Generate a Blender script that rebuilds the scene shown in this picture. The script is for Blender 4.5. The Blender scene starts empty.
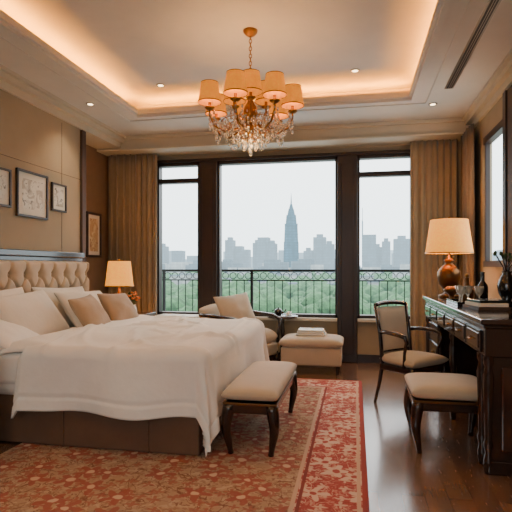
import bpy, bmesh, math, random
from mathutils import Vector, Matrix, noise, Euler
random.seed(7)
pi=math.pi
D=bpy.data
def lin(c):
    c=[x/255.0 for x in c[:3]]
    return tuple([(x/12.92 if x<=0.04045 else ((x+0.055)/1.055)**2.4) for x in c])+(1.0,)

# ---------------------------------------------------------------- materials
class NT:
    def __init__(s,m):
        m.use_nodes=True; s.m=m; s.t=m.node_tree; s.n=s.t.nodes; s.l=s.t.links
        s.b=s.n.get('Principled BSDF')
    def new(s,t,**k):
        n=s.n.new(t)
        for a,v in k.items(): setattr(n,a,v)
        return n
    def link(s,a,b): s.l.new(a,b)
    def val(s,sock,v):
        if hasattr(v,'is_output'): s.l.new(v,sock)
        else: sock.default_value=v
    def math(s,op,a,b=0.0,c=0.0,clamp=False):
        n=s.new('ShaderNodeMath',operation=op); n.use_clamp=clamp
        s.val(n.inputs[0],a); s.val(n.inputs[1],b); s.val(n.inputs[2],c)
        return n.outputs[0]
    def mix(s,f,a,b):
        n=s.new('ShaderNodeMix',data_type='RGBA')
        s.val(n.inputs[0],f); s.val(n.inputs[6],a); s.val(n.inputs[7],b)
        return n.outputs[2]
    def coord(s,kind='Object'):
        return s.new('ShaderNodeTexCoord').outputs[kind]
    def mapping(s,vec,scale=(1,1,1),rot=(0,0,0),loc=(0,0,0)):
        n=s.new('ShaderNodeMapping'); s.link(vec,n.inputs[0])
        n.inputs['Scale'].default_value=scale; n.inputs['Rotation'].default_value=rot; n.inputs['Location'].default_value=loc
        return n.outputs[0]
    def noise(s,vec,scale=5,detail=4,rough=.5,dist=0):
        n=s.new('ShaderNodeTexNoise'); s.link(vec,n.inputs['Vector'])
        n.inputs['Scale'].default_value=scale; n.inputs['Detail'].default_value=detail
        n.inputs['Roughness'].default_value=rough; n.inputs['Distortion'].default_value=dist
        return n.outputs[0]
    def bump(s,h,strength=.3,dist=.01):
        n=s.new('ShaderNodeBump'); n.inputs['Strength'].default_value=strength; n.inputs['Distance'].default_value=dist
        s.link(h,n.inputs['Height']); s.link(n.outputs[0],s.b.inputs['Normal'])
    def step(s,a,lo,hi):
        n=s.new('ShaderNodeMapRange'); n.clamp=True
        s.val(n.inputs[0],a); n.inputs[1].default_value=lo; n.inputs[2].default_value=hi
        n.inputs[3].default_value=0; n.inputs[4].default_value=1
        return n.outputs[0]

def mat(name,col,rough=.6,metal=0,var=0.0,vs=6,vscale=(1,1,1),bump=0,bs=60,bd=.003,emit=None,es=0,sheen=0,coat=0,spec=.5):
    m=D.materials.new(name); k=NT(m); b=k.b
    c=lin(col)
    b.inputs['Roughness'].default_value=rough; b.inputs['Metallic'].default_value=metal
    b.inputs['Specular IOR Level'].default_value=spec
    if coat: b.inputs['Coat Weight'].default_value=coat; b.inputs['Coat Roughness'].default_value=.12
    if sheen: b.inputs['Sheen Weight'].default_value=sheen
    co=k.mapping(k.coord(),scale=vscale)
    n=k.noise(co,vs,5,.6)
    v=max(var,.03)
    dk=tuple([x*(1-v) for x in c[:3]])+(1,); lt=tuple([min(1,x*(1+v)) for x in c[:3]])+(1,)
    k.link(k.mix(k.step(n,.3,.7),dk,lt),b.inputs['Base Color'])
    if bump:
        k.bump(k.noise(k.coord(),bs,4,.6),bump,bd)
    if emit is not None:
        b.inputs['Emission Color'].default_value=lin(emit); b.inputs['Emission Strength'].default_value=es
    return m

M={}
M['wall']=mat('wall_fabric',(158,142,118),.8,var=.06,vs=3,bump=.25,bs=150)
M['wallalc']=mat('wall_alcove_paint',(130,102,76),.75,var=.06)
M['walldk']=mat('wall_brown_panel',(74,52,38),.6,var=.1)
M['ceil']=mat('ceiling_paint',(206,198,186),.7,var=.01)
M['trimc']=mat('cornice_paint',(194,180,156),.6,var=.02)
M['woodD']=mat('dark_mahogany',(40,21,15),.25,var=.35,vs=8,vscale=(1,1,6),coat=.6)
M['woodW']=mat('window_wood',(40,25,20),.4,var=.2,vs=8,vscale=(4,4,1))
M['woodTop']=mat('polished_desk_top',(58,32,23),.12,var=.3,vs=6,vscale=(6,1,1),coat=1)
M['bedwhite']=mat('white_cotton',(240,232,222),.85,var=.02,bump=.2,bs=9,bd=.02,sheen=.2)
M['pillow']=mat('pillow_cotton',(226,214,198),.85,var=.03,bump=.25,bs=14,bd=.015,sheen=.2)
M['beige']=mat('beige_linen',(166,140,112),.85,var=.08,bump=.3,bs=300,bd=.002,sheen=.2)
M['seat']=mat('cream_upholstery',(186,168,144),.8,var=.05,bump=.3,bs=200,bd=.002,sheen=.2)
M['head']=mat('headboard_upholstery',(192,170,142),.7,var=.04,bump=.15,bs=200,bd=.002,sheen=.3)
M['skirt']=mat('bed_skirt_fabric',(104,78,60),.8,var=.08,bump=.2,bs=150)
M['curtain']=mat('curtain_fabric',(154,132,102),.75,var=.08,bump=.2,bs=200,sheen=.3)
M['curtainB']=mat('curtain_fabric_brown',(104,80,56),.75,var=.08,bump=.2,bs=200,sheen=.3)
M['gold']=mat('antique_gold',(150,106,52),.32,1,var=.15)
M['bronze']=mat('bronze',(110,76,44),.35,.9,var=.3)
M['iron']=mat('black_iron',(30,34,34),.5,.4)
M['frame']=mat('picture_frame_wood',(52,36,26),.4,var=.2)
M['mount']=mat('picture_mount',(222,212,194),.8)
M['white']=mat('white_porcelain',(232,228,220),.2)
M['black']=mat('black_lacquer',(18,15,14),.2,coat=.5)
M['leaf']=mat('leaf_green',(60,80,40),.6,var=.2)
M['orange']=mat('orange_petals',(220,120,40),.6,var=.2)
M['sill']=mat('sill_stone',(205,192,172),.4)
M['metal']=mat('brushed_metal',(150,140,125),.35,.9)
M['vent']=mat('vent_dark',(48,42,38),.6)
M['conc']=mat('balcony_concrete',(130,130,126),.8)
M['bulb']=mat('downlight_glow',(255,230,190),.5,emit=(255,220,170),es=8)

def shade_mat(name,col,em,es):
    m=D.materials.new(name); k=NT(m); b=k.b
    b.inputs['Base Color'].default_value=lin(col); b.inputs['Roughness'].default_value=.8
    n=k.noise(k.coord(),60,2,.5)
    b.inputs['Emission Color'].default_value=lin(em)
    k.link(k.math('MULTIPLY',k.math('ADD',n,.5),es),b.inputs['Emission Strength'])
    return m
M['shade']=shade_mat('lamp_shade_fabric',(190,132,66),(255,164,52),1.15)
M['shadeC']=shade_mat('chandelier_shade_fabric',(166,108,46),(255,148,34),.72)

def crystal():
    m=D.materials.new('crystal_glass'); k=NT(m); b=k.b
    b.inputs['Base Color'].default_value=lin((248,238,220)); b.inputs['Roughness'].default_value=.04
    b.inputs['Transmission Weight'].default_value=.7; b.inputs['IOR'].default_value=1.5
    b.inputs['Specular IOR Level'].default_value=1
    v=k.new('ShaderNodeTexVoronoi'); k.link(k.coord(),v.inputs[0]); v.inputs['Scale'].default_value=90
    k.bump(v.outputs[0],.4,.005)
    return m
M['crystal']=crystal()

def floor_mat():
    m=D.materials.new('wood_plank_floor'); k=NT(m); b=k.b
    co=k.coord()
    br=k.new('ShaderNodeTexBrick'); k.link(k.mapping(co,rot=(0,0,pi/2)),br.inputs['Vector'])
    br.inputs['Scale'].default_value=1; br.inputs['Brick Width'].default_value=1.1; br.inputs['Row Height'].default_value=.12
    br.inputs['Mortar Size'].default_value=.0015; br.inputs['Color1'].default_value=lin((138,100,74))
    br.inputs['Color2'].default_value=lin((114,80,60)); br.inputs['Mortar'].default_value=lin((50,32,22))
    n=k.noise(k.mapping(co,scale=(14,1.2,1)),6,6,.6,.4)
    k.link(k.mix(k.math('MULTIPLY',n,.55),br.outputs[0],lin((84,56,40))),b.inputs['Base Color'])
    k.link(k.math('ADD',k.math('MULTIPLY',n,.14),.18),b.inputs['Roughness'])
    b.inputs['Specular IOR Level'].default_value=.9
    b.inputs['Coat Weight'].default_value=.7; b.inputs['Coat Roughness'].default_value=.14
    k.bump(br.outputs[1],-.15,.002)
    return m
M['floor']=floor_mat()

def rug_mat(x0,x1,y0,y1,bw):
    m=D.materials.new('floral_rug'); k=NT(m); b=k.b
    co=k.coord(); s=k.new('ShaderNodeSeparateXYZ'); k.link(co,s.inputs[0]); X,Y=s.outputs[0],s.outputs[1]
    d=k.math('MINIMUM',k.math('MINIMUM',k.math('SUBTRACT',X,x0),k.math('SUBTRACT',x1,X)),
             k.math('MINIMUM',k.math('SUBTRACT',Y,y0),k.math('SUBTRACT',y1,Y)))
    def flower(scale,rad,pet,off,rnd=.8):
        v=k.new('ShaderNodeTexVoronoi'); v.voronoi_dimensions='2D'; v.inputs['Scale'].default_value=scale; v.inputs['Randomness'].default_value=rnd
        nz=k.new('ShaderNodeTexNoise'); k.link(co,nz.inputs['Vector']); nz.inputs['Scale'].default_value=14
        ds=k.new('ShaderNodeVectorMath',operation='SCALE'); k.link(nz.outputs[1],ds.inputs[0]); ds.inputs['Scale'].default_value=.05
        ad=k.new('ShaderNodeVectorMath',operation='ADD'); k.link(k.mapping(co,loc=off),ad.inputs[0]); k.link(ds.outputs[0],ad.inputs[1])
        mp=ad.outputs[0]; k.link(mp,v.inputs['Vector'])
        sb=k.new('ShaderNodeVectorMath',operation='SUBTRACT'); k.link(mp,sb.inputs[0]); k.link(v.outputs['Position'],sb.inputs[1])
        q=k.new('ShaderNodeSeparateXYZ'); k.link(sb.outputs[0],q.inputs[0])
        ang=k.math('ARCTAN2',q.outputs[1],q.outputs[0])
        r=k.math('SQRT',k.math('ADD',k.math('POWER',q.outputs[0],2),k.math('POWER',q.outputs[1],2)))
        lim=k.math('MULTIPLY',k.math('ADD',k.math('MULTIPLY',k.math('COSINE',k.math('MULTIPLY',ang,pet)),.35),.8),rad)
        f=k.step(k.math('SUBTRACT',lim,r),0,.008)
        c=k.step(k.math('SUBTRACT',rad*.3,r),0,.006)
        return f,c
    n=k.noise(co,7.5,3,.5,1.5)
    vine=k.math('SUBTRACT',1,k.step(k.math('ABSOLUTE',k.math('SUBTRACT',n,.5)),.008,.02))
    n2=k.noise(co,26,2,.5,1.2); n3=k.noise(k.mapping(co,loc=(4,7,0)),19,2,.5,1.5)
    leaf=k.step(n2,.54,.59); leaf2=k.step(n3,.56,.61)
    f1,c1=flower(4.2,.085,5,(0,0,0)); f2,c2=flower(10,.034,4,(3.3,1.7,0))
    fld=k.mix(k.math('MULTIPLY',leaf,.6),lin((164,138,116)),lin((134,100,82)))
    fld=k.mix(k.math('MULTIPLY',leaf2,.8),fld,lin((184,162,140)))
    fld=k.mix(vine,fld,lin((118,80,68)))
    fld=k.mix(k.math('MULTIPLY',f2,.8),fld,lin((150,86,76)))
    fld=k.mix(k.math('MULTIPLY',f1,.9),fld,lin((148,80,72)))
    fld=k.mix(c1,fld,lin((200,172,148)))
    bd=k.mix(leaf,lin((162,72,70)),lin((188,120,110)))
    bd=k.mix(k.math('MULTIPLY',leaf2,.85),bd,lin((146,58,60)))
    bd=k.mix(vine,bd,lin((204,164,146)))
    bd=k.mix(f2,bd,lin((206,170,152)))
    bd=k.mix(f1,bd,lin((212,182,164)))
    bd=k.mix(c1,bd,lin((160,72,70)))
    col=k.mix(k.step(d,bw,bw+.004),bd,fld)
    def band(a,w,c,col):
        return k.mix(k.math('SUBTRACT',1,k.step(k.math('ABSOLUTE',k.math('SUBTRACT',d,a)),w,w+.003)),col,lin(c))
    col=band(bw,.010,(194,164,144),col); col=band(bw-.03,.008,(126,54,56),col)
    col=band(.05,.009,(200,168,148),col); col=band(.015,.016,(150,62,62),col)
    w=k.noise(co,1.6,3,.6)
    col=k.mix(k.math('MULTIPLY',w,.25),col,lin((146,112,96)))
    k.link(col,b.inputs['Base Color']); b.inputs['Roughness'].default_value=.95; b.inputs['Specular IOR Level'].default_value=.15
    k.bump(k.noise(co,260,3,.6),.5,.004)
    return m

WS=5.0
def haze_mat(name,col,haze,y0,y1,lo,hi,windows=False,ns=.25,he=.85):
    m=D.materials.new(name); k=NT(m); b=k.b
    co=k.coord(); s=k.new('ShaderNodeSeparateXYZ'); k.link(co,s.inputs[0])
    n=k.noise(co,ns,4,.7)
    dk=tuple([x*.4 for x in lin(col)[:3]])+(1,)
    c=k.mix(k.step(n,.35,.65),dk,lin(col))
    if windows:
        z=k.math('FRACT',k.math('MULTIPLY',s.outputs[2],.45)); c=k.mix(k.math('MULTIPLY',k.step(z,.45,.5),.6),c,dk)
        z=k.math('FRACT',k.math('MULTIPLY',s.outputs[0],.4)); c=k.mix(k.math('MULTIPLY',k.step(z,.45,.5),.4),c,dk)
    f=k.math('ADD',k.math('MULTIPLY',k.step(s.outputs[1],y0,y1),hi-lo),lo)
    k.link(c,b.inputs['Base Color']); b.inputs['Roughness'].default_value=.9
    e=k.new('ShaderNodeEmission'); e.inputs[0].default_value=lin(haze); e.inputs[1].default_value=WS*he  # distance haze painted in as emission, stronger with depth
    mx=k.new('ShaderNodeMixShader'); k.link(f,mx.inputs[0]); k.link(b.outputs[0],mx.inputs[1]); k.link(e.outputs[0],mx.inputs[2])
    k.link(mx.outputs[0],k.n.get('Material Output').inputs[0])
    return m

def art_mat(name,c1,c2,c3,sc):
    m=D.materials.new(name); k=NT(m); b=k.b
    co=k.coord(); n=k.noise(co,sc,5,.6,1.0); n2=k.noise(co,sc*2.7,4,.6,.5)
    c=k.mix(k.step(n,.5,.58),lin(c1),lin(c2)); c=k.mix(k.step(n2,.6,.64),c,lin(c3))
    k.link(c,b.inputs['Base Color']); b.inputs['Roughness'].default_value=.5
    return m
M['art1']=art_mat('art_print',(224,214,196),(180,166,146),(120,112,100),9)
M['art2']=art_mat('art_print_warm',(196,160,116),(220,196,150),(140,84,50),9)

# ---------------------------------------------------------------- mesh builder
class B:
    def __init__(s): s.bm=bmesh.new(); s.mats=[]
    def mi(s,m):
        m=M[m] if isinstance(m,str) else m
        if m not in s.mats: s.mats.append(m)
        return s.mats.index(m)
    def add(s,t,m,smooth=False,mx=None):
        i=s.mi(m)
        for f in t.faces: f.material_index=i; f.smooth=smooth
        if mx is not None: t.transform(mx)
        me=D.meshes.new('tmp'); t.to_mesh(me); t.free(); s.bm.from_mesh(me); D.meshes.remove(me)
    def box(s,lo,hi,m,bev=0,seg=2,mx=None,smooth=False):
        t=bmesh.new(); bmesh.ops.create_cube(t,size=1)
        for v in t.verts:
            v.co=Vector([ (lo[i]+hi[i])/2+v.co[i]*(hi[i]-lo[i]) for i in range(3)])
        if bev: bmesh.ops.bevel(t,geom=t.edges[:],offset=bev,segments=seg,profile=.5,affect='EDGES')
        s.add(t,m,smooth,mx)
    def cyl(s,c,r,h,m,r2=None,seg=24,mx=None):
        t=bmesh.new(); bmesh.ops.create_cone(t,cap_ends=True,segments=seg,radius1=r,radius2=r if r2 is None else r2,depth=h)
        bmesh.ops.translate(t,verts=t.verts,vec=(c[0],c[1],c[2]+h/2)); s.add(t,m,False,mx)
        return
    def sph(s,c,r,m,sc=(1,1,1),sub=2,mx=None):
        t=bmesh.new(); bmesh.ops.create_icosphere(t,subdivisions=sub,radius=r)
        for v in t.verts: v.co=Vector((c[0]+v.co.x*sc[0],c[1]+v.co.y*sc[1],c[2]+v.co.z*sc[2]))
        s.add(t,m,True,mx)
    def lathe(s,prof,c,m,seg=28,mx=None,flute=0,nf=0,smooth=True):
        t=bmesh.new(); rings=[]
        for r,z in prof:
            ring=[]
            for i in range(seg):
                a=2*pi*i/seg; rr=max(r,.0004)*(1+flute*math.cos(nf*a))
                ring.append(t.verts.new((c[0]+rr*math.cos(a),c[1]+rr*math.sin(a),c[2]+z)))
            rings.append(ring)
        for a,b in zip(rings,rings[1:]):
            for i in range(seg):
                j=(i+1)%seg; t.faces.new((a[i],a[j],b[j],b[i]))
        bmesh.ops.recalc_face_normals(t,faces=t.faces); s.add(t,m,smooth,mx)
    def tube(s,pts,rad,m,seg=8,mx=None,closed=False):
        pts=[Vector(p) for p in pts]; n=len(pts)
        if not isinstance(rad,(list,tuple)): rad=[rad]*n
        t=bmesh.new(); rings=[]
        up=Vector((0,0,1)); prev=None
        for i,p in enumerate(pts):
            d=(pts[min(i+1,n-1)]-pts[max(i-1,0)]).normalized()
            if prev is None:
                a=d.orthogonal().normalized()
            else:
                a=(prev-d*prev.dot(d)).normalized()
            prev=a; b=d.cross(a)
            rings.append([t.verts.new(p+(a*math.cos(2*pi*q/seg)+b*math.sin(2*pi*q/seg))*rad[i]) for q in range(seg)])
        for a,b in zip(rings,rings[1:]):
            for i in range(seg):
                j=(i+1)%seg; t.faces.new((a[i],a[j],b[j],b[i]))
        t.faces.new(rings[0][::-1]); t.faces.new(rings[-1]); s.add(t,m,True,mx)
    def grid(s,fn,nu,nv,m,smooth=True,mx=None):
        t=bmesh.new(); g=[[t.verts.new(fn(i/nu,j/nv)) for j in range(nv+1)] for i in range(nu+1)]
        for i in range(nu):
            for j in range(nv): t.faces.new((g[i][j],g[i+1][j],g[i+1][j+1],g[i][j+1]))
        bmesh.ops.remove_doubles(t,verts=t.verts,dist=1e-5)
        bmesh.ops.recalc_face_normals(t,faces=t.faces); s.add(t,m,smooth,mx)
    def pillow(s,w,h,th,m,mx=None,n=22,seed=0):
        for sg in (1,-1):
            def fn(a,b):
                u=a*2-1; v=b*2-1
                u=math.sin(u*pi/2); v=math.sin(v*pi/2)
                t=max(0,(1-u*u)*(1-v*v))**.42*th/2
                t*=1+.18*noise.noise(Vector((u*1.7+seed,v*1.7,sg)))+.09*noise.noise(Vector((u*5+seed,v*5,sg)))
                return (w/2*u*(1-.09*(1-v*v)), h/2*v*(1-.09*(1-u*u)), sg*t)
            s.grid(fn,n,n,m,True,mx)
    def done(s,name,parent=None,loc=None,rot=None):
        me=D.meshes.new(name); s.bm.to_mesh(me); s.bm.free()
        for m in s.mats: me.materials.append(m)
        o=D.objects.new(name,me); bpy.context.collection.objects.link(o)
        if parent: o.parent=parent
        if loc: o.location=loc
        if rot: o.rotation_euler=rot
        return o
def empty(name,loc=(0,0,0)):
    o=D.objects.new(name,None); o.location=loc; bpy.context.collection.objects.link(o); return o
def light(name,kind,loc,power,col,parent=None,rot=(0,0,0),**k):
    l=D.lights.new(name,kind); l.energy=power; l.color=lin(col)[:3]
    for a,v in k.items(): setattr(l,a,v)
    o=D.objects.new(name,l); o.location=loc; o.rotation_euler=rot; bpy.context.collection.objects.link(o)
    if parent: o.parent=parent
    return o

# ---------------------------------------------------------------- room shell
XL,XH,XR=-3.35,-3.05,1.32
YB,YF=-1.0,6.5
ZC=2.92; ZT=3.12
TK=.06
b=B(); b.box((XL-.2,YB-.2,-.1),(XR+TK,YF+.15,0),'floor'); b.done('floor')
b=B()
b.box((XL-.2,YB-.2,0),(XH,5.23,3.3),'wall'); b.box((XL-.2,5.23,0),(XL,YF+.15,3.3),'wallalc')
b.done('wall_left')
b=B()
b.box((XH-.005,5.16,0.0),(XH+.03,5.235,2.76),'walldk')
b.box((XH-.25,5.225,0),(XH+.01,5.25,2.76),'walldk')
b.done('trim_1')
b=B()
for y in (1.2,2.4,3.6,4.8): b.box((XH-.002,y-.0025,1.36),(XH+.002,y+.0025,2.74),'walldk')
b.box((XH-.002,YB,2.198),(XH+.002,5.16,2.202),'walldk')
b.done('trim_2')
wy0,wy1,wz0,wz1=4.78,5.5,1.25,2.5
b=B()
b.box((XR,YB-.2,0),(XR+TK,wy0,3.3),'wall'); b.box((XR,wy1,0),(XR+TK,YF+.15,3.3),'wall')
b.box((XR,wy0,0),(XR+TK,wy1,wz0),'wall'); b.box((XR,wy0,wz1),(XR+TK,wy1,3.3),'wall'); b.done('wall_right')
b=B()
for a in ((wy0,wy0+.04),(wy1-.04,wy1)): b.box((XR-.012,a[0],wz0),(XR+.03,a[1],wz1),'woodW')
b.box((XR-.02,wy0-.03,wz0-.04),(XR+.05,wy1+.03,wz0+.02),'woodW'); b.box((XR-.02,wy0-.03,wz1-.03),(XR+.05,wy1+.03,wz1+.04),'woodW')
b.done('window_4')
b=B(); b.box((XR-.03,3.7,.95),(XR,wy0-.03,2.74),'walldk',.004); b.box((XR-.045,wy0-.12,.95),(XR,wy0-.03,2.74),'woodW',.006); b.done('trim_10')
b=B()
bx0,bx1,bz0,bz1=-1.9,.5,.9,2.4
b.box((XL,YB-.2,0),(bx0,YB,3.3),'wall'); b.box((bx1,YB-.2,0),(XR,YB,3.3),'wall')
b.box((bx0,YB-.2,0),(bx1,YB,bz0),'wall'); b.box((bx0,YB-.2,bz1),(bx1,YB,3.3),'wall'); b.done('wall_back')
b=B()
for x in (bx0,-.72,bx1-.05): b.box((x,YB-.1,bz0),(x+.05,YB-.02,bz1),'woodW')
b.box((bx0,YB-.1,bz0),(bx1,YB-.02,bz0+.06),'woodW'); b.box((bx0,YB-.1,bz1-.06),(bx1,YB-.02,bz1),'woodW')
b.done('added_fill_window')  # unseen window added behind the camera to let in fill daylight
WX0,P1a,P1b,P2a,P2b,WX1=-2.67,-2.06,-1.81,-.22,.03,.71
SZ,WT,TR=.56,2.63,2.39
b=B()
b.box((XL,YF,0),(WX0,YF+.15,3.3),'wall'); b.box((WX1,YF,0),(XR,YF+.15,3.3),'wall')
b.box((WX0,YF,WT),(WX1,YF+.15,3.3),'wall'); b.box((WX0,YF,0),(WX1,YF+.15,SZ),'wall'); b.done('wall_window')
def wframe(name,x0,x1,transom,jl=.03,jr=.03):
    b=B()
    b.box((x0,YF-.02,SZ),(x0+jl,YF+.1,WT),'woodW',.004); b.box((x1-jr,YF-.02,SZ),(x1,YF+.1,WT),'woodW',.004)
    b.box((x0,YF-.02,WT-.04),(x1,YF+.1,WT),'woodW',.004); b.box((x0,YF-.02,SZ),(x1,YF+.1,SZ+.04),'woodW',.004)
    if transom: b.box((x0,YF-.015,TR-.03),(x1,YF+.09,TR+.03),'woodW',.004)
    b.done(name)
wframe('window_1',WX0,P1a,True); wframe('window_2',P1b,P2a,False); wframe('window_3',P2b,WX1,True)
b=B()
for x0,x1 in ((P1a,P1b),(P2a,P2b)):
    b.box((x0,YF-.06,0),(x1,YF+.12,WT),'woodW',.008); b.box((x0+.05,YF-.075,.1),(x1-.05,YF-.05,WT-.1),'woodW',.006)
b.done('trim_3')
b=B(); b.box((WX0-.03,YF-.06,WT),(WX1+.03,YF+.0,WT+.04),'woodW',.005); b.done('trim_4')
b=B()
for x0,x1 in ((WX0,P1a-.002),(P1b+.002,P2a-.002),(P2b+.002,WX1)): b.box((x0,YF-.09,SZ-.04),(x1,YF+.0,SZ),'sill',.006)
b.done('trim_5')
TX0,TX1,TY0,TY1=-2.42,.56,0.0,5.28
R=.27
b=B()
b.box((XL-.2,YB-.2,ZC),(TX0,YF+.1,ZC+.05),'ceil'); b.box((TX1,YB-.2,ZC),(XR+TK,YF+.1,ZC+.05),'ceil')
b.box((TX0,YB-.2,ZC),(TX1,TY0,ZC+.05),'ceil'); b.box((TX0,TY1,ZC),(TX1,YF+.1,ZC+.05),'ceil')
b.box((XL-.2,YB-.2,ZC+.05),(TX0-R,YF+.1,ZT),'ceil'); b.box((TX1+R,YB-.2,ZC+.05),(XR+TK,YF+.1,ZT),'ceil')
b.box((TX0-R,YB-.2,ZC+.05),(TX1+R,TY0-R,ZT),'ceil'); b.box((TX0-R,TY1+R,ZC+.05),(TX1+R,YF+.1,ZT),'ceil')
b.box((XL-.2,YB-.2,ZT),(XR+TK,YF+.1,ZT+.1),'ceil')
b.done('ceiling')
def ringtrim(b,x0,x1,y0,y1,w,z0,z1,m='trimc'):
    b.box((x0-w,y0-w,z0),(x0,y1+w,z1),m); b.box((x1,y0-w,z0),(x1+w,y1+w,z1),m)
    b.box((x0,y0-w,z0),(x1,y0,z1),m); b.box((x0,y1,z0),(x1,y1+w,z1),m)
b=B()
ringtrim(b,TX0,TX1,TY0,TY1,.03,ZC+.05,ZC+.08,'ceil')
ringtrim(b,TX0+.025,TX1-.025,TY0+.025,TY1-.025,.03,ZC+.01,ZC+.05,'ceil')
ringtrim(b,TX0,TX1,TY0,TY1,.05,ZC-.02,ZC,'ceil')
ringtrim(b,TX0-.16,TX1+.16,TY0-.16,TY1+.16,.02,ZC-.01,ZC,'ceil')
b.done('trim_6')
b=B()
for i,(w,h) in enumerate(((.12,.03),(.08,.08),(.03,.15))):
    b.box((XH,YB,ZC-h),(XH+w,6.1,ZC),'trimc'); b.box((XR-w,YB,ZC-h),(XR,6.1,ZC),'trimc')
b.box((XL,5.23,ZC-.15),(XH,6.1,ZC),'trimc')
b.done('trim_7')
b=B(); b.box((XL,6.1,2.74),(XR,YF,ZC),'trimc'); b.box((XL,6.07,2.74),(XR,6.1,2.765),'trimc',.005); b.box((XL,6.06,ZC-.04),(XR,6.1,ZC),'trimc',.005); b.done('trim_8')
b=B(); b.box((XH,YB,0),(XH+.02,5.23,.12),'walldk'); b.done('baseboard_left')
b=B(); b.box((XR-.02,YB,0),(XR,YF,.12),'woodW'); b.done('baseboard_right')
b=B()
for x0,x1 in ((XL,P1a),(P1b,P2a),(P2b,XR)): b.box((x0,YF-.02,0),(x1,YF,.1),'woodW')
b.done('baseboard_window')
cove=empty('cove_light')
cc=(255,160,38)
zc=ZC+.056
for nm,loc,sx,sy in (('strip_1',(TX0-.10,(TY0+TY1)/2,zc),.03,TY1-TY0),('strip_2',(TX1+.10,(TY0+TY1)/2,zc),.03,TY1-TY0),
                     ('strip_3',((TX0+TX1)/2,TY1+.10,zc),TX1-TX0,.03),('strip_4',((TX0+TX1)/2,TY0-.10,zc),TX1-TX0,.03)):
    light(nm,'AREA',loc,12*max(sx,sy),cc,parent=cove,rot=(pi,0,0),shape='RECTANGLE',size=sx,size_y=sy)
b=B(); b.box((.84,3.4,ZC-.006),(.92,5.05,ZC),'metal'); b.box((.855,3.42,ZC-.009),(.905,5.03,ZC-.004),'vent')
for i in range(2): b.box((.87+.016*i,3.42,ZC-.012),(.874+.016*i,5.03,ZC-.004),'metal')
b.done('ceiling_air_vent')
for i,(x,y,z) in enumerate(((0.0,4.95,ZT),(-2.0,4.95,ZT),(.8,5.5,ZC),(-2.72,4.8,ZC),(-2.72,2.6,ZC),(.8,2.6,ZC),(0.0,1.2,ZT),(-2.0,1.2,ZT))):
    b=B(); b.lathe([(.0,-.004),(.028,-.004),(.03,-.008),(.042,-.008),(.045,0)],(0,0,0),'metal'); b.cyl((0,0,-.007),.028,.004,'bulb')
    o=b.done('downlight' if i==0 else 'downlight.%03d'%i,loc=(x,y,z))
    light('spot_%d'%i,'SPOT',(0,0,-.03),30,(255,222,180),parent=o,spot_size=1.9,spot_blend=.8,shadow_soft_size=.05)

# ---------------------------------------------------------------- curtains
def curtain(name,p0,p1,z0,z1,n,amp,m,seed=0):
    p0=Vector(p0);p1=Vector(p1);d=(p1-p0);L=d.length;d.normalize();nrm=Vector((-d.y,d.x))
    b=B()
    def fn(a,c):
        ph=a*n*2*pi+1.3*noise.noise(Vector((a*4+seed,0,0)))
        A=amp*(1+.4*noise.noise(Vector((a*6+seed,c*1.2,2))))*(.75+.25*(1-c))
        o=A*math.sin(ph)+.3*A*math.sin(2.1*ph+seed)
        s=a*L+.012*math.sin(ph*2)
        p=p0+d*s+nrm*o
        return (p.x,p.y,z0+(z1-z0)*c)
    b.grid(fn,n*14,16,m)
    o=b.done(name); sm=o.modifiers.new('t','SOLIDIFY'); sm.thickness=.006
curtain('window_curtain',(-3.31,6.33),(-2.60,6.33),.015,2.735,8,.05,'curtain')
curtain('window_curtain.001',(.66,6.33),(1.2,6.33),.015,2.735,7,.05,'curtain',3)
curtain('side_window_curtain',(1.235,5.66),(1.235,6.22),.015,2.735,7,.035,'curtainB',5)

# ---------------------------------------------------------------- pictures
def picture(name,x,y0,y1,z0,z1,fw,art,fm='frame'):
    b=B(); t=.025
    b.box((x,y0,z0),(x+t,y1,z0+fw),fm,.003); b.box((x,y0,z1-fw),(x+t,y1,z1),fm,.003)
    b.box((x,y0,z0+fw),(x+t,y0+fw,z1-fw),fm,.003); b.box((x,y1-fw,z0+fw),(x+t,y1,z1-fw),fm,.003)
    b.box((x,y0+fw,z0+fw),(x+.01,y1-fw,z1-fw),'mount')
    q=.22*min(y1-y0,z1-z0)
    b.box((x+.01,y0+fw+q*.6,z0+fw+q*.6),(x+.012,y1-fw-q*.6,z1-fw-q*.6),art)
    b.done(name)
picture('framed_picture',XH+.001,3.55,3.98,1.74,2.08,.02,'art1')
picture('framed_picture.001',XH+.001,4.06,4.53,1.68,2.12,.022,'art1')
picture('framed_picture.002',XH+.001,4.6,4.86,1.79,2.08,.018,'art1')
picture('framed_picture.003',XL+.001,5.8,6.16,1.34,1.92,.03,'art2')

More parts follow.
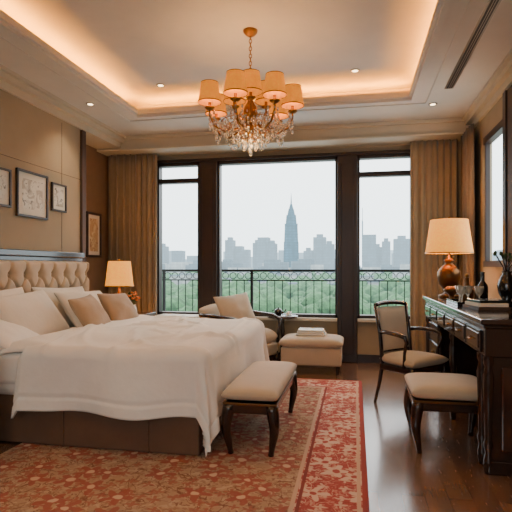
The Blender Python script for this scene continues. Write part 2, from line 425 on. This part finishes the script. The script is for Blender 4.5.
# ---------------------------------------------------------------- bed
bed=empty('bed')
BX0,BX1,BY0,BY1,BZ=-2.93,-.93,2.98,4.95,.62
b=B()
HZ0,HZ1,HY0,HY1=.35,1.27,2.76,5.17
b.box((XH+.021,HY0,.02),(XH+.06,HY1,HZ1),'head',.01)
nb=11; px=(HY1-HY0-.1)/nb; pz=.16
def hb(a,c):
    y=HY0+.0+(HY1-HY0)*a; z=HZ0+(HZ1-HZ0)*c
    u=(y-HY0-.05)/px; v=(HZ1-.13-z)/pz
    best=9
    for j in (math.floor(v),math.floor(v)+1):
        off=.5*(j%2)
        i=round(u-off)+off
        best=min(best,math.hypot((u-i),(v-j)*.9))
    d=.065-.055*math.exp(-(best/.2)**2)
    s1=abs(((u+v*.5)+.0)%1-.5); s2=abs(((u-v*.5))%1-.5)
    cre=max(math.exp(-((.5-s1)/.07)**2),math.exp(-((.5-s2)/.07)**2))
    if v>=-.02: d-=.03*cre
    else: d-=.03*math.exp(-((abs(u-round(u)))/.07)**2)
    ed=min(HZ1-z,y-HY0,HY1-y)
    if ed<.03: d-=.05*(1-ed/.03)**2
    return (XH+.06+d,y,z)
b.grid(hb,240,90,'head')
for j in range(5):
    z=HZ1-.13-j*pz
    for i in range(nb+1):
        y=HY0+.05+(i+.5*(j%2))*px
        if HY0+.04<y<HY1-.03: b.sph((XH+.075,y,z),.013,'head',(.6,1,1),1)
b.done('headboard',parent=bed)
b=B(); b.box((BX0+.04,BY0+.03,.016),(BX1-.03,BY1-.02,.36),'skirt',.01)
for x in (-2.55,-1.9,-1.3): b.box((x-.006,BY0+.018,.02),(x+.006,BY0+.04,.35),'skirt')
b.done('bed_skirt',parent=bed)
b=B(); b.box((BX0+.01,BY0,.33),(BX1-.01,BY1,BZ),'bedwhite',.06,4,smooth=True)
b.box((BX0+.02,BY0-.012,.40),(-2.0,BY1+.01,BZ+.012),'bedwhite',.05,4,smooth=True); b.done('mattress',parent=bed)
def duvet():
    b=B(); r=.085; top=BZ+.065
    x0=-2.2; xe=BX1+.045; y0=BY0-.035; y1=BY1+.035
    dropF,dropN,dropB=.54,.46,.40
    def prof(e):
        if e<=0: return 0,0
        q=r*pi/2
        if e<q: a=e/r; return r*math.sin(a),r*(1-math.cos(a))
        return r+.07*(e-q),r+(e-q)
    def fn(a,c):
        x=x0+(xe-r-x0+dropF)*a
        y=(y0+r-dropN)+(y1-y0-2*r+dropN+dropB)*c
        ex=max(0,x-(xe-r)); ey=0; sg=0
        if y<y0+r: ey=(y0+r)-y; sg=-1
        if y>y1-r: ey=y-(y1-r); sg=1
        cx=min(x,xe-r); cy=min(max(y,y0+r),y1-r)
        e=math.hypot(ex,ey)
        o,dn=prof(e)
        if e>0: dx,dy=ex/e,sg*ey/e
        else: dx=dy=0
        ang=math.atan2(ey,ex) if e>0 else 0
        s=(cx if ey>ex else -cy)+ang*.5
        fold=max(0,e-.12)
        o+=fold*.10*math.sin(s*8+2.2*noise.noise(Vector((s*1.2,0,3))))+fold*.10*noise.noise(Vector((s*4,e*2,1)))
        o=max(o,.6*r if e>.1 else o)
        z=top-dn
        P=Vector((cx*1.6,cy*1.6,0))
        puff=.022*noise.noise(P*1.1)+.010*noise.noise(P*2.6+Vector((5,0,0)))
        q1=noise.noise(Vector((cx*1.3+cy*.9,cy*.7-cx*.5,7)))
        q2=noise.noise(Vector((cx*.8-cy*1.4,cy*1.2+cx*.7,17)))
        q3=noise.noise(Vector((cx*2.6+cy*.4,cy*.8,27)))
        ridge=.018*max(0,1-abs(q1)*12)+.015*max(0,1-abs(q2)*12)+.010*max(0,1-abs(q3)*9)
        z+=puff+ridge*(1 if e<.2 else .0)
        if a<.02: z-=.05*(1-a/.02)
        edge=min((1-a)*(xe-r-x0+dropF), c*(y1-y0-2*r+dropN+dropB))
        if abs(edge-.09)<.008: o-=.006; z-=.004
        z=max(z,.03)
        return (cx+dx*o,cy+dy*o,z)
    b.grid(fn,200,230,'bedwhite')
    def fb(a,c):
        x=-2.36+.34*a; y=y0+.02+(y1-y0-.04)*c
        ed=min(c,1-c)*(y1-y0)
        z=top+.035*math.sin(pi*min(1,max(0,a)))**.5+.012*noise.noise(Vector((x*3,y*2.5,9)))
        if ed<.1: z-=.06*(1-ed/.1)**2
        return (x,y,z-.012)
    b.grid(fb,20,90,'bedwhite')
    o=b.done('duvet',parent=bed)
    sm=o.modifiers.new('s','SOLIDIFY'); sm.thickness=.018; sm.offset=-1
duvet()

def lean(c,al,yaw=0,roll=0):
    up=Vector((-math.sin(al),0,math.cos(al))); nr=Vector((math.cos(al),0,math.sin(al))); sx=Vector((0,1,0))
    m=Matrix((sx,up,nr)).transposed().to_4x4()
    return Matrix.Translation(c)@Matrix.Rotation(yaw,4,'Z')@m@Matrix.Rotation(roll,4,'Z')
def pil(name,c,al,w,h,t,m,yaw=0,roll=0,seed=0):
    b=B(); b.pillow(w,h,t,m,seed=seed); o=b.done(name); o.matrix_world=lean(c,al,yaw,roll)
pil('pillow',(-2.77,3.5,.82),.45,.84,.46,.17,'pillow',0,.02,1)
pil('pillow.001',(-2.77,4.46,.81),.45,.84,.46,.17,'pillow',0,-.03,2)
pil('pillow.002',(-2.56,3.62,.80),.62,.78,.48,.2,'pillow',.05,.05,3)
pil('pillow.003',(-2.56,4.52,.79),.66,.78,.45,.2,'pillow',-.03,-.03,4)
pil('pillow.004',(-2.5,3.2,.72),1.2,.5,.42,.15,'bedwhite',.1,.06,8)
pil('throw_pillow',(-2.27,4.02,.80),.6,.48,.36,.16,'beige',.12,.05,5)
pil('throw_pillow.001',(-2.27,4.57,.80),.6,.48,.36,.16,'beige',-.08,-.05,6)

b=B(); b.box((XH,2.6,1.31),(XH+.06,5.16,1.37),'woodD',.008); b.box((XH,2.6,1.27),(XH+.03,5.16,1.31),'woodD',.004); b.done('trim_9')

# ---------------------------------------------------------------- nightstands
def nightstand(name,x0,x1,y0,y1,h):
    b=B()
    b.box((x0,y0,h-.04),(x1+.02,y1,h),'woodD',.008); b.box((x0+.02,y0+.02,.1),(x1,y1-.02,h-.04),'woodD',.004)
    for z0,z1 in ((.13,h*.5-.01),(h*.5+.01,h-.06)):
        b.box((x1-.002,y0+.05,z0),(x1+.014,y1-.05,z1),'woodD',.005); b.sph((x1+.025,(y0+y1)/2,(z0+z1)/2),.014,'gold')
    for x in (x0+.04,x1-.03):
        for y in (y0+.04,y1-.04): b.cyl((x,y,0),.018,.11,'woodD',.026)
    b.done(name)
nightstand('nightstand',-2.92,-2.42,5.24,5.8,.66)
nightstand('nightstand.001',-2.92,-2.24,2.2,2.74,.66)

def lamp(name,loc,base,rb,rt,zs0,zs1,power,bm='bronze',seg=40):
    b=B(); b.lathe(base,(0,0,0),bm,32)
    b.tube([(0,0,base[-1][1]-.02),(0,0,zs1)],.006,'gold')
    b.lathe([(rb,zs0),(rt,zs1),(rt-.004,zs1),(rb-.004,zs0),(rb,zs0)],(0,0,0),'shade',seg)
    b.lathe([(rb+.002,zs0),(rb+.003,zs0+.012),(rb-.001,zs0+.012)],(0,0,0),'gold',seg)
    for a in range(3): b.tube([(0,0,zs1-.02),((rt-.002)*math.cos(a*2.09),(rt-.002)*math.sin(a*2.09),zs1-.02)],.003,'gold')
    b.sph((0,0,zs1+.02),.012,'gold'); b.sph((0,0,(zs0+zs1)/2),.03,'bulb')
    o=b.done(name,loc=loc)
    light(name+'_bulb','POINT',(0,0,zs1-.07),power,(255,186,106),parent=o,shadow_soft_size=.04)
    light(name+'_bulb_low','POINT',(0,0,zs0+.03),power*.8,(255,186,106),parent=o,shadow_soft_size=.03)
lamp('bedside_lamp',(-2.74,5.5,.66),[(0,0),(.075,0),(.08,.015),(.05,.03),(.03,.05),(.055,.1),(.065,.15),(.05,.2),(.02,.24),(.014,.3)],.165,.13,.32,.62,14,'gold')
lamp('desk_lamp',(.93,5.32,.905),[(0,0),(.1,0),(.105,.02),(.07,.035),(.04,.05),(.05,.07),(.095,.13),(.115,.2),(.11,.26),(.07,.31),(.035,.34),(.05,.36),(.05,.375),(.015,.4),(.012,.44)],.23,.18,.44,.78,13,'bronze')
b=B(); b.lathe([(0,0),(.035,0),(.045,.04),(.035,.09),(.025,.11),(.03,.12),(.022,.11)],(0,0,0),'white')
for i in range(22):
    a=random.random()*6.28; r=random.random()*.08; z=.17+random.random()*.09
    p=(r*math.cos(a),r*math.sin(a),z); b.tube([(0,0,.08),(p[0]*.4,p[1]*.4,.14),p],.002,'leaf',5)
    b.sph(p,.02,'orange' if i%3 else 'leaf',(1,1,.7),1)
b.done('flower_vase',loc=(-2.5,5.36,.66))

# ---------------------------------------------------------------- rug
RX0,RX1,RY0,RY1=-2.22,.07,1.1,5.38
M['rug']=rug_mat(-3.2,RX1,RY0,RY1,.38)
b=B(); b.box((RX0,RY0,.001),(RX1,RY1,.014),'rug',.004); b.done('area_rug')

# ---------------------------------------------------------------- benches
def bench(name,x0,x1,y0,y1,h,zf):
    b=B(); cx,cy=(x0+x1)/2,(y0+y1)/2
    b.box((x0+.015,y0+.015,h-.17),(x1-.015,y1-.015,h-.1),'woodD',.008)
    b.box((x0+.005,y0+.005,h-.115),(x1-.005,y1-.005,h-.1),'bronze',.004)
    def top(sg):
        def fn(a,c):
            u=math.sin((a*2-1)*pi/2); v=math.sin((c*2-1)*pi/2)
            t=(max(0,(1-u**8)*(1-v**8)))**.35
            dome=1-.3*(u*u+v*v)/2
            z=h-.055+sg*(.055 if sg>0 else .045)*t*(dome if sg>0 else 1)
            return (cx+(x1-x0)/2*u,cy+(y1-y0)/2*v,z)
        return fn
    b.grid(top(1),30,30,'seat'); b.grid(top(-1),30,30,'seat')
    for sx,xx in ((-1,x0+.045),(1,x1-.045)):
        for sy,yy in ((-1,y0+.045),(1,y1-.045)):
            z1=h-.12
            pts=[];rd=[]
            for i in range(11):
                q=i/10; z=z1*(1-q)+zf*q
                o=.022*math.sin(q*pi*1.0)-.03*max(0,q-.45)+.045*max(0,q-.75)
                pts.append((xx+sx*o,yy+sy*o,z)); rd.append(.03*(1-q)**.8+.013+(.006 if q>.95 else 0))
            b.tube(pts,rd,'woodD',10)
    b.done(name)
bench('upholstered_bench',-.83,-.47,3.06,4.12,.45,.016)
bench('upholstered_stool',.36,.86,3.34,3.86,.45,.002)

# ---------------------------------------------------------------- desk
b=B()
dx0,dx1,dy0,dy1,dh=.74,1.27,3.1,5.58,.905
b.box((dx0-.03,dy0-.03,dh-.035),(dx1,dy1+.03,dh),'woodTop',.01,3); b.box((dx0-.012,dy0-.012,dh-.055),(dx1,dy1+.012,dh-.035),'woodD',.006)
b.box((dx0,dy0,dh-.22),(dx1,dy1,dh-.055),'woodD',.004)
nd=6
for i in range(nd):
    a=dy0+.06+(dy1-dy0-.12)*i/nd; c=dy0+.06+(dy1-dy0-.12)*(i+1)/nd
    b.box((dx0-.014,a+.015,dh-.205),(dx0+.002,c-.015,dh-.075),'woodD',.005)
    b.box((dx0-.02,a+.04,dh-.185),(dx0-.01,c-.04,dh-.095),'woodTop',.004)
    b.tube([(dx0-.018,(a+c)/2-.04,dh-.135),(dx0-.035,(a+c)/2-.03,dh-.145),(dx0-.035,(a+c)/2+.03,dh-.145),(dx0-.018,(a+c)/2+.04,dh-.135)],.004,'gold',6)
b.box((dx0+.03,dy0+.015,.06),(dx1,dy0+.2,dh-.22),'woodD',.006); b.box((dx0+.02,dy0+.005,.0),(dx1,dy0+.21,.08),'woodD',.006)
b.box((dx0+.09,dy0+.003,.14),(dx1-.06,dy0+.02,dh-.28),'woodTop',.008)
b.box((dx0+.022,dy0+.05,.12),(dx0+.035,dy0+.165,dh-.26),'woodTop',.004)
b.box((dx0+.03,dy1-.75,.06),(dx1,dy1-.0,dh-.22),'woodD',.006); b.box((dx0+.02,dy1-.76,0),(dx1,dy1+.01,.08),'woodD',.006)
for i in range(3):
    z0=.1+i*.19; b.box((dx0+.018,dy1-.7,z0),(dx0+.035,dy1-.05,z0+.17),'woodD',.005); b.sph((dx0+.01,dy1-.375,z0+.085),.012,'gold')
for yy in (dy0+.03,dy0+.18,4.2,dy1-.78,dy1-.03):
    b.lathe([(.03,dh-.22),(.03,dh-.26),(.02,dh-.28),(.032,dh-.34),(.026,dh-.5),(.02,.2),(.03,.17),(.018,.12),(.028,.08),(.02,0),(0,0)],(dx0+.025,yy,0),'woodD',16)
b.box((dx1-.03,dy0+.2,.3),(dx1,dy1-.7,dh-.2),'woodD')
b.done('writing_desk')

dt=.905
b=B(); b.box((-.15,-.24,0),(.15,.24,.012),'black',.004); 
for s in ((-.15,-.24,-.14,.24),(.14,-.24,.15,.24),(-.15,-.24,.15,-.23),(-.15,.23,.15,.24)): b.box((s[0],s[1],.01),(s[2],s[3],.03),'black',.002)
b.lathe([(0,.012),(.045,.012),(.055,.03),(.055,.1),(.03,.14),(.016,.16),(.016,.2),(.022,.21),(0,.215)],(0,.15,0),'bronze',20)
b.sph((0,.15,.23),.018,'gold')
b.lathe([(0,.012),(.04,.012),(.04,.14),(.035,.16),(.014,.19),(.014,.25),(.018,.26),(0,.265)],(.09,.0,0),'black',20)
for p in ((-.08,.04),(-.03,-.03),(-.09,-.1),(.03,-.14)):
    b.lathe([(0,.012),(.03,.012),(.006,.02),(.006,.07),(.03,.1),(.036,.15),(.033,.15),(.026,.1),(0,.075)],(p[0],p[1],0),'crystal',16)
b.done('serving_tray',loc=(.93,4.35,dt))
b=B(); b.lathe([(0,0),(.04,0),(.02,.02),(.03,.05),(.07,.08),(.075,.1),(.07,.1),(.03,.06),(0,.055)],(0,0,0),'bronze')
for i in range(9): a=i*.7; b.sph((.035*math.cos(a),.035*math.sin(a),.105),.022,'orange',(1,1,1),1)
b.done('fruit_bowl',loc=(.88,4.9,dt))
b=B(); b.box((-.11,-.15,0),(.11,.15,.025),'walldk',.003); b.box((-.1,-.14,.025),(.1,.13,.05),'mount',.003); b.box((-.09,-.12,.05),(.1,.12,.07),'black',.003)
b.done('book_stack',loc=(.92,3.84,dt),rot=(0,0,.15))
b=B(); b.lathe([(0,0),(.05,0),(.055,.02),(.03,.04),(.06,.1),(.07,.16),(.05,.22),(.03,.25),(.04,.27),(.033,.265)],(0,0,0),'black')
for i in range(14):
    a=random.random()*6.28; r=.03+random.random()*.08; h=.34+random.random()*.08
    b.tube([(0,0,.2),(r*.3*math.cos(a),r*.3*math.sin(a),.3),(r*math.cos(a),r*math.sin(a),h)],.003,'woodD',5); b.sph((r*math.cos(a),r*math.sin(a),h),.014,'leaf',(1,1,1.4),1)
b.done('plant_vase',loc=(1.16,4.2,dt))

# ---------------------------------------------------------------- desk armchair
b=B(); sh=.42
def cush(b,cx,cy,w0,w1,d,z0,z1,m,n=24,dome=.02):
    for sg in (1,-1):
        def fn(a,c):
            u=math.sin((a*2-1)*pi/2); v=math.sin((c*2-1)*pi/2)
            t=(max(0,(1-u**6)*(1-v**6)))**.4; w=(w0*(1-v)/2+w1*(1+v)/2)
            zm=(z0+z1)/2; hh=(z1-z0)/2
            return (cx+w/2*u,cy+d/2*v,zm+sg*hh*t+(dome*(1-u*u)*(1-v*v) if sg>0 else 0))
        b.grid(fn,n,n,m)
b.box((-.25,-.24,sh-.1),(.25,.22,sh-.04),'woodD',.01)
cush(b,0,-.01,.54,.46,.5,sh-.05,sh+.04,'seat')
for sx in (-1,1):
    b.tube([(sx*.235,-.225,sh-.05),(sx*.24,-.235,.3),(sx*.232,-.23,.12),(sx*.24,-.245,.0)],[.028,.026,.017,.016],'woodD',10)
    b.tube([(sx*.235,.30,.0),(sx*.225,.24,.2),(sx*.215,.21,sh-.04),(sx*.22,.24,.65),(sx*.235,.30,.9)],[.016,.02,.024,.02,.018],'woodD',10)
    b.tube([(sx*.225,.24,.66),(sx*.27,.1,.67),(sx*.28,-.08,.66),(sx*.275,-.16,.645),(sx*.265,-.17,.6),(sx*.25,-.13,.5),(sx*.245,-.12,sh-.05)],[.016,.018,.02,.021,.018,.016,.018],'woodD',10)
def back(off):
    def fn(a,c):
        u=a*2-1; z=.47+.41*c
        y=.235+.07*((z-.5)/.4)+.03*(1-u*u)+off*(max(0,(1-u**4)*(1-(2*c-1)**4)))**.4
        return (u*(.21+.012*c),y,z)
    return fn
b.grid(back(-.04),16,16,'seat'); b.grid(back(.03),16,16,'walldk')
b.tube([( .235*u,.30+.03*(1-u*u),.9+.02*(1-u*u)) for u in [i/6-1 for i in range(13)]],.02,'woodD',10)
b.tube([( .215*u,.23+.03*(1-u*u),.47) for u in [i/6-1 for i in range(13)]],.016,'woodD',10)
o=b.done('desk_armchair',loc=(.49,4.58,.001),rot=(0,0,math.radians(46))); o.scale=(.9,.78,.96)

# ---------------------------------------------------------------- lounge chair by window
b=B()
b.box((-.3,-.33,.16),(.3,.33,.3),'seat',.02); cush(b,0,0,.6,.6,.64,.28,.48,'seat')
def lb(sg):
    def fn(a,c):
        u=math.sin((a*2-1)*pi/2); v=c
        t=(max(0,(1-u**6)*(1-(2*v-1)**6)))**.4
        return (-.3-.1*v+sg*.05*t,.32*u,.3+.46*v-.05*u*u*v)
    return fn
b.grid(lb(1),24,20,'seat'); b.grid(lb(-1),24,20,'seat')
for sy in (-1,1):
    b.tube([(-.36,sy*.34,.64),(-.1,sy*.36,.64),(.2,sy*.36,.62),(.3,sy*.355,.58),(.29,sy*.35,.45),(.28,sy*.34,.3)],[.02,.024,.026,.024,.02,.02],'woodD',10)
    b.tube([(.28,sy*.31,.2),(.29,sy*.31,.0)],[.024,.016],'woodD',10); b.tube([(-.28,sy*.31,.2),(-.34,sy*.31,.0)],[.024,.016],'woodD',10)
b.done('lounge_chair',loc=(-1.33,5.83,0),rot=(0,0,-.5))
b=B(); b.pillow(.50,.42,.18,'seat',seed=9); o=b.done('throw_pillow.002'); o.matrix_world=lean((-1.41,5.87,.69),.45,-.75,.1)

b=B()
ox0,ox1,oy0,oy1=-.84,-.14,5.62,6.1
b.box((ox0+.01,oy0+.01,.1),(ox1-.01,oy1-.01,.3),'seat',.02,3)
cush(b,(ox0+ox1)/2,(oy0+oy1)/2,ox1-ox0+.02,ox1-ox0+.02,oy1-oy0+.02,.29,.41,'seat',30,.015)
for x in (ox0+.05,ox1-.05):
    for y in (oy0+.05,oy1-.05): b.cyl((x,y,0),.016,.11,'woodD',.026)
b.done('ottoman')
b=B()
for i in range(3): b.box((-.17+.01*i,-.12,.022*i),(.17-.012*i,.12,.022*i+.02),'white',.009,3)
b.done('folded_towel',loc=(-.5,5.86,.425))
b=B(); b.lathe([(0,.575),(.19,.575),(.195,.585),(.19,.6),(0,.6)],(0,0,0),'woodTop',32)
b.lathe([(.03,.575),(.02,.5),(.03,.4),(.018,.3),(.035,.15),(.02,.1),(0,.1)],(0,0,0),'woodD',20)
for i in range(3):
    a=i*2.094+.5; b.tube([(0,0,.14),(.08*math.cos(a),.08*math.sin(a),.1),(.15*math.cos(a),.15*math.sin(a),.015)],[.02,.016,.013],'woodD',8)
b.done('tea_table',loc=(-.9,6.27,.0))
b=B(); b.lathe([(0,0),(.035,0),(.05,.03),(.05,.06),(.03,.085),(.01,.09),(.012,.1),(0,.105)],(0,0,0),'black',20)
b.tube([(.045,0,.03),(.08,0,.05),(.095,0,.085)],[.012,.008,.006],'black'); b.tube([(-.045,0,.07),(-.08,0,.06),(-.08,0,.035),(-.045,0,.025)],.005,'black')
b.done('teapot',loc=(-.95,6.26,.6))
for i,(x,y) in enumerate(((-.82,6.21),(-.82,6.33))):
    b=B(); b.lathe([(0,0),(.04,.003),(.045,.008),(.02,.008),(.03,.045),(.027,.045),(.016,.012),(0,.012)],(0,0,0),'white',18)
    b.done('teacup' if i==0 else 'teacup.001',loc=(x,y,.6))
b=B(); b.box((-.28,-.16,.56),(.28,.16,.6),'sill',.008); b.box((-.25,-.14,.48),(.25,.14,.56),'woodD',.004)
for x in (-.23,.23):
    for y in (-.12,.12): b.tube([(x,y,.5),(x,y,0)],[.02,.013],'woodD',8)
b.done('side_table',loc=(-2.2,6.05,0))

# ---------------------------------------------------------------- chandelier
b=B(); CH=(-.83,3.96,0); H=ZT
b.lathe([(0,H),(.06,H),(.056,H-.018),(.035,H-.04),(.015,H-.05)],(0,0,0),'gold')
for i in range(9):
    z=H-.055-i*.03; a=i%2
    pts=[((.011*math.cos(t) if a else 0),(0 if a else .011*math.cos(t)),z+.02*math.sin(t)) for t in [q*pi/4 for q in range(9)]]
    b.tube(pts,.0035,'gold',5)
b.lathe([(.006,H-.30),(.025,H-.32),(.015,H-.35),(.01,H-.38),(.03,H-.42),(.045,H-.46),(.03,H-.51),(.02,2.55),(.05,2.5),(.06,2.45),(.04,2.4),(.022,2.36),(.05,2.32),(.03,2.28),(0,2.25)],(0,0,0),'gold',24)
arms=[]
for i in range(7):
    a=i*2*pi/7+.1; arms.append((a,.34,2.50))
for i in range(3):
    a=i*2*pi/3+.75; arms.append((a,.15,2.57))
for a,r,zt in arms:
    ca,sa=math.cos(a),math.sin(a)
    base=2.40 if r>.3 else 2.48
    b.tube([(ca*r*f,sa*r*f,z) for f,z in ((.08,base),(.3,base-.08),(.6,base-.12),(.88,base-.08),(1.0,base+.0),(1.0,zt))],[.011,.009,.008,.008,.008,.008],'gold',8)
    b.tube([(ca*r*f,sa*r*f,z) for f,z in ((.55,base-.12),(.5,base-.05),(.62,base-.0),(.72,base-.04))],.005,'gold',6)
    b.lathe([(0,0),(.02,.0),(.042,.018),(.04,.02),(.012,.012),(.012,.06)],(ca*r,sa*r,zt-.06),'gold',14)
    b.lathe([(.090,0),(.084,.03),(.066,.155),(.062,.155),(.086,0)],(ca*r,sa*r,zt+.0),'shadeC',48,flute=.03,nf=16)
    b.lathe([(.094,0),(.095,.008),(.091,.01)],(ca*r,sa*r,zt-.002),'gold',24)
    b.lathe([(.069,0),(.070,.006),(.065,.006)],(ca*r,sa*r,zt+.151),'gold',24)
    b.sph((ca*r,sa*r,zt+.07),.02,'bulb',(1,1,1.5),1)
def drop(x,y,z,s):
    b.sph((x,y,z),s,'crystal',(1,1,1.7),1)
for a,r,zt in arms:
    if r<.3: continue
    for k in range(3):
        aa=a+(k-1)*.14; rr=r-.02*abs(k-1)
        for j in range(4 if k==1 else 3): drop(rr*math.cos(aa),rr*math.sin(aa),zt-.09-.04*j,.0105)
    for sw in (0,1):
        for t in range(1,10):
            f=t/10; aa=a+f*2*pi/7; z=2.38-.03*sw-(.07+.06*sw)*math.sin(pi*f); q=.30-.03*sw; drop(q*math.cos(aa),q*math.sin(aa),z,.009)
    for t in range(1,9):
        f=t/9; rr=.31*(1-f)+.05*f; z=2.37*(1-f)+2.5*f-.1*math.sin(pi*f); drop(rr*math.cos(a),rr*math.sin(a),z,.009)
for ring,(r,z,n) in enumerate(((.24,2.31,20),(.20,2.275,18),(.15,2.24,14),(.10,2.205,10),(.055,2.17,6))):
    for i in range(n):
        a=2*pi*i/n+ring; drop(r*math.cos(a),r*math.sin(a),z,.0135); drop(r*math.cos(a),r*math.sin(a),z+.042,.009)
    b.tube([(r*math.cos(t*pi/12),r*math.sin(t*pi/12),z+.065) for t in range(25)],.003,'gold',5)
for i in range(6):
    a=i*pi/3; b.tube([(.03*math.cos(a),.03*math.sin(a),2.30),(.12*math.cos(a),.12*math.sin(a),2.33),(.24*math.cos(a),.24*math.sin(a),2.375)],.003,'gold',5)
drop(0,0,2.13,.018)
ch=b.done('chandelier',loc=CH)
for i in range(7):
    a=i*2*pi/7+.1; light('bulb_%d'%i,'POINT',(.34*math.cos(a),.34*math.sin(a),2.62),3,(255,190,110),parent=ch,shadow_soft_size=.03)
light('bulb_c','POINT',(0,0,2.2),5,(255,204,140),parent=ch,shadow_soft_size=.12)

# ---------------------------------------------------------------- balcony
b=B(); b.box((-4.5,YF+.15,-.1),(3.2,7.75,.1),'conc'); b.done('balcony_slab')
b=B(); yr=7.6
b.box((-4.5,yr-.03,1.14),(3.2,yr+.03,1.18),'iron',.006); b.box((-4.5,yr-.012,1.0),(3.2,yr+.012,1.02),'iron'); b.box((-4.5,yr-.015,.2),(3.2,yr+.015,.23),'iron')
x=-4.45; i=0
while x<3.2:
    if i%12==0: b.box((x-.02,yr-.02,.1),(x+.02,yr+.02,1.16),'iron')
    else: b.box((x-.006,yr-.006,.22),(x+.006,yr+.006,1.01),'iron')
    c=(x+.06,yr,1.08)
    b.tube([(c[0]+.05*math.cos(t*pi/6),yr,1.08+.05*math.sin(t*pi/6)) for t in range(13)],.006,'iron',5)
    x+=.12; i+=1
b.done('balcony_railing')

# ---------------------------------------------------------------- city
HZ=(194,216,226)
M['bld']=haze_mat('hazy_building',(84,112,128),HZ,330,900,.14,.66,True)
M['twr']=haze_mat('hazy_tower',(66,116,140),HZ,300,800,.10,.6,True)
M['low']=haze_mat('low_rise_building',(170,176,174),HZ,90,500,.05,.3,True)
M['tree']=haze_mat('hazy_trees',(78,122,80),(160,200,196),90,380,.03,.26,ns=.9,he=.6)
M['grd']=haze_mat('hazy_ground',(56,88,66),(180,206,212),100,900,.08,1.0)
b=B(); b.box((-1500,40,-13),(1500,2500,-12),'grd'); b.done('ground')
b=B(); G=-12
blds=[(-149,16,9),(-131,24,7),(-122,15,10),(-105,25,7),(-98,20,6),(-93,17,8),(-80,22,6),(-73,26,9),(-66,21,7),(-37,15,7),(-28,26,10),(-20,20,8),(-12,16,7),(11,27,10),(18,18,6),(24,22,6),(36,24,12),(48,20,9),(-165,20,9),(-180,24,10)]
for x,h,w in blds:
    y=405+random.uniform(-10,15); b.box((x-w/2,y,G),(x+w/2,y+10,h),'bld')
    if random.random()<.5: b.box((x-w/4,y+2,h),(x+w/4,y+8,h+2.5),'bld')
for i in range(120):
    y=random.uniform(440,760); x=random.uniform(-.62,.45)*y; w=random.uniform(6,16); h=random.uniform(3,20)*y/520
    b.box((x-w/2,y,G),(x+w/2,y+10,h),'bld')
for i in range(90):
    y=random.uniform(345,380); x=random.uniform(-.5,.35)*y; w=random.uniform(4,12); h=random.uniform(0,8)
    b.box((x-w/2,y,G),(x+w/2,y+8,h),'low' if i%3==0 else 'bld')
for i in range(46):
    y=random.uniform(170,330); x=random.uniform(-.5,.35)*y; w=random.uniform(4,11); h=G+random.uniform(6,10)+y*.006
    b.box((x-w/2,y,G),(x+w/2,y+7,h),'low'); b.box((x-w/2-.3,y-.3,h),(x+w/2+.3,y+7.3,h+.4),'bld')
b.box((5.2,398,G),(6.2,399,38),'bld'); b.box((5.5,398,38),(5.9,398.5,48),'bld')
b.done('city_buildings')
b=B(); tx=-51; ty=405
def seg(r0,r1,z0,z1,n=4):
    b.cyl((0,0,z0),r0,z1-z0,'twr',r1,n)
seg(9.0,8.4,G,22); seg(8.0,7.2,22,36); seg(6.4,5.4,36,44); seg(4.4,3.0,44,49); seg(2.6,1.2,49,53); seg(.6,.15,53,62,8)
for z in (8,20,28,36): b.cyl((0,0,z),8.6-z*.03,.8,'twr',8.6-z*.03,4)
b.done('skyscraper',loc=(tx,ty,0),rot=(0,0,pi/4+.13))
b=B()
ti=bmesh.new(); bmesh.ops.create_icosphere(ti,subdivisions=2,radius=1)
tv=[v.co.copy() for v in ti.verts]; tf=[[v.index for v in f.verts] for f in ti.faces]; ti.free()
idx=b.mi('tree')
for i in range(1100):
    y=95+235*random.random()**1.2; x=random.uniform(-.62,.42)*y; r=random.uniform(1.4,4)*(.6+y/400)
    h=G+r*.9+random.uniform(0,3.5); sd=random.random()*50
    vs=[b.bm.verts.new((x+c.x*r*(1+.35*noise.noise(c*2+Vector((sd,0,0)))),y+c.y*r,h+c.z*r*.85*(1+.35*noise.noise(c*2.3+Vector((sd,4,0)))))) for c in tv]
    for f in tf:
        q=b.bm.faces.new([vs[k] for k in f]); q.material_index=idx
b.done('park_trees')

# ---------------------------------------------------------------- world & daylight
w=D.worlds.new('World'); bpy.context.scene.world=w; w.use_nodes=True
nt=w.node_tree; bg=nt.nodes['Background']
tc=nt.nodes.new('ShaderNodeTexCoord'); sp=nt.nodes.new('ShaderNodeSeparateXYZ'); nt.links.new(tc.outputs['Generated'],sp.inputs[0])
cr=nt.nodes.new('ShaderNodeValToRGB'); nt.links.new(sp.outputs[2],cr.inputs[0])
cr.color_ramp.elements[0].position=0; cr.color_ramp.elements[0].color=lin((214,228,232))
cr.color_ramp.elements[1].position=.35; cr.color_ramp.elements[1].color=lin((236,240,240))
nt.links.new(cr.outputs[0],bg.inputs[0]); bg.inputs[1].default_value=WS
for nm,loc,rot,sx,sy in (('portal_1',((WX0+WX1)/2,YF+.13,(SZ+WT)/2),(-pi/2,0,0),WX1-WX0,WT-SZ),
                  ('portal_2',((bx0+bx1)/2,YB-.15,(bz0+bz1)/2),(pi/2,0,0),bx1-bx0,bz1-bz0),('portal_3',(XR+TK+.02,(wy0+wy1)/2,(wz0+wz1)/2),(0,pi/2,0),wz1-wz0,wy1-wy0)):
    o=light(nm,'AREA',loc,1,(255,255,255),rot=rot,shape='RECTANGLE',size=sx,size_y=sy); o.data.cycles.is_portal=True

cam=D.cameras.new('camera'); co=D.objects.new('camera',cam); bpy.context.collection.objects.link(co)
cam.sensor_width=36; cam.lens=36*500/512; cam.shift_y=12/512; cam.clip_end=5000; cam.clip_start=.05
co.location=(0,0,1.2); co.rotation_euler=(pi/2,0,math.radians(11.2))
bpy.context.scene.camera=co
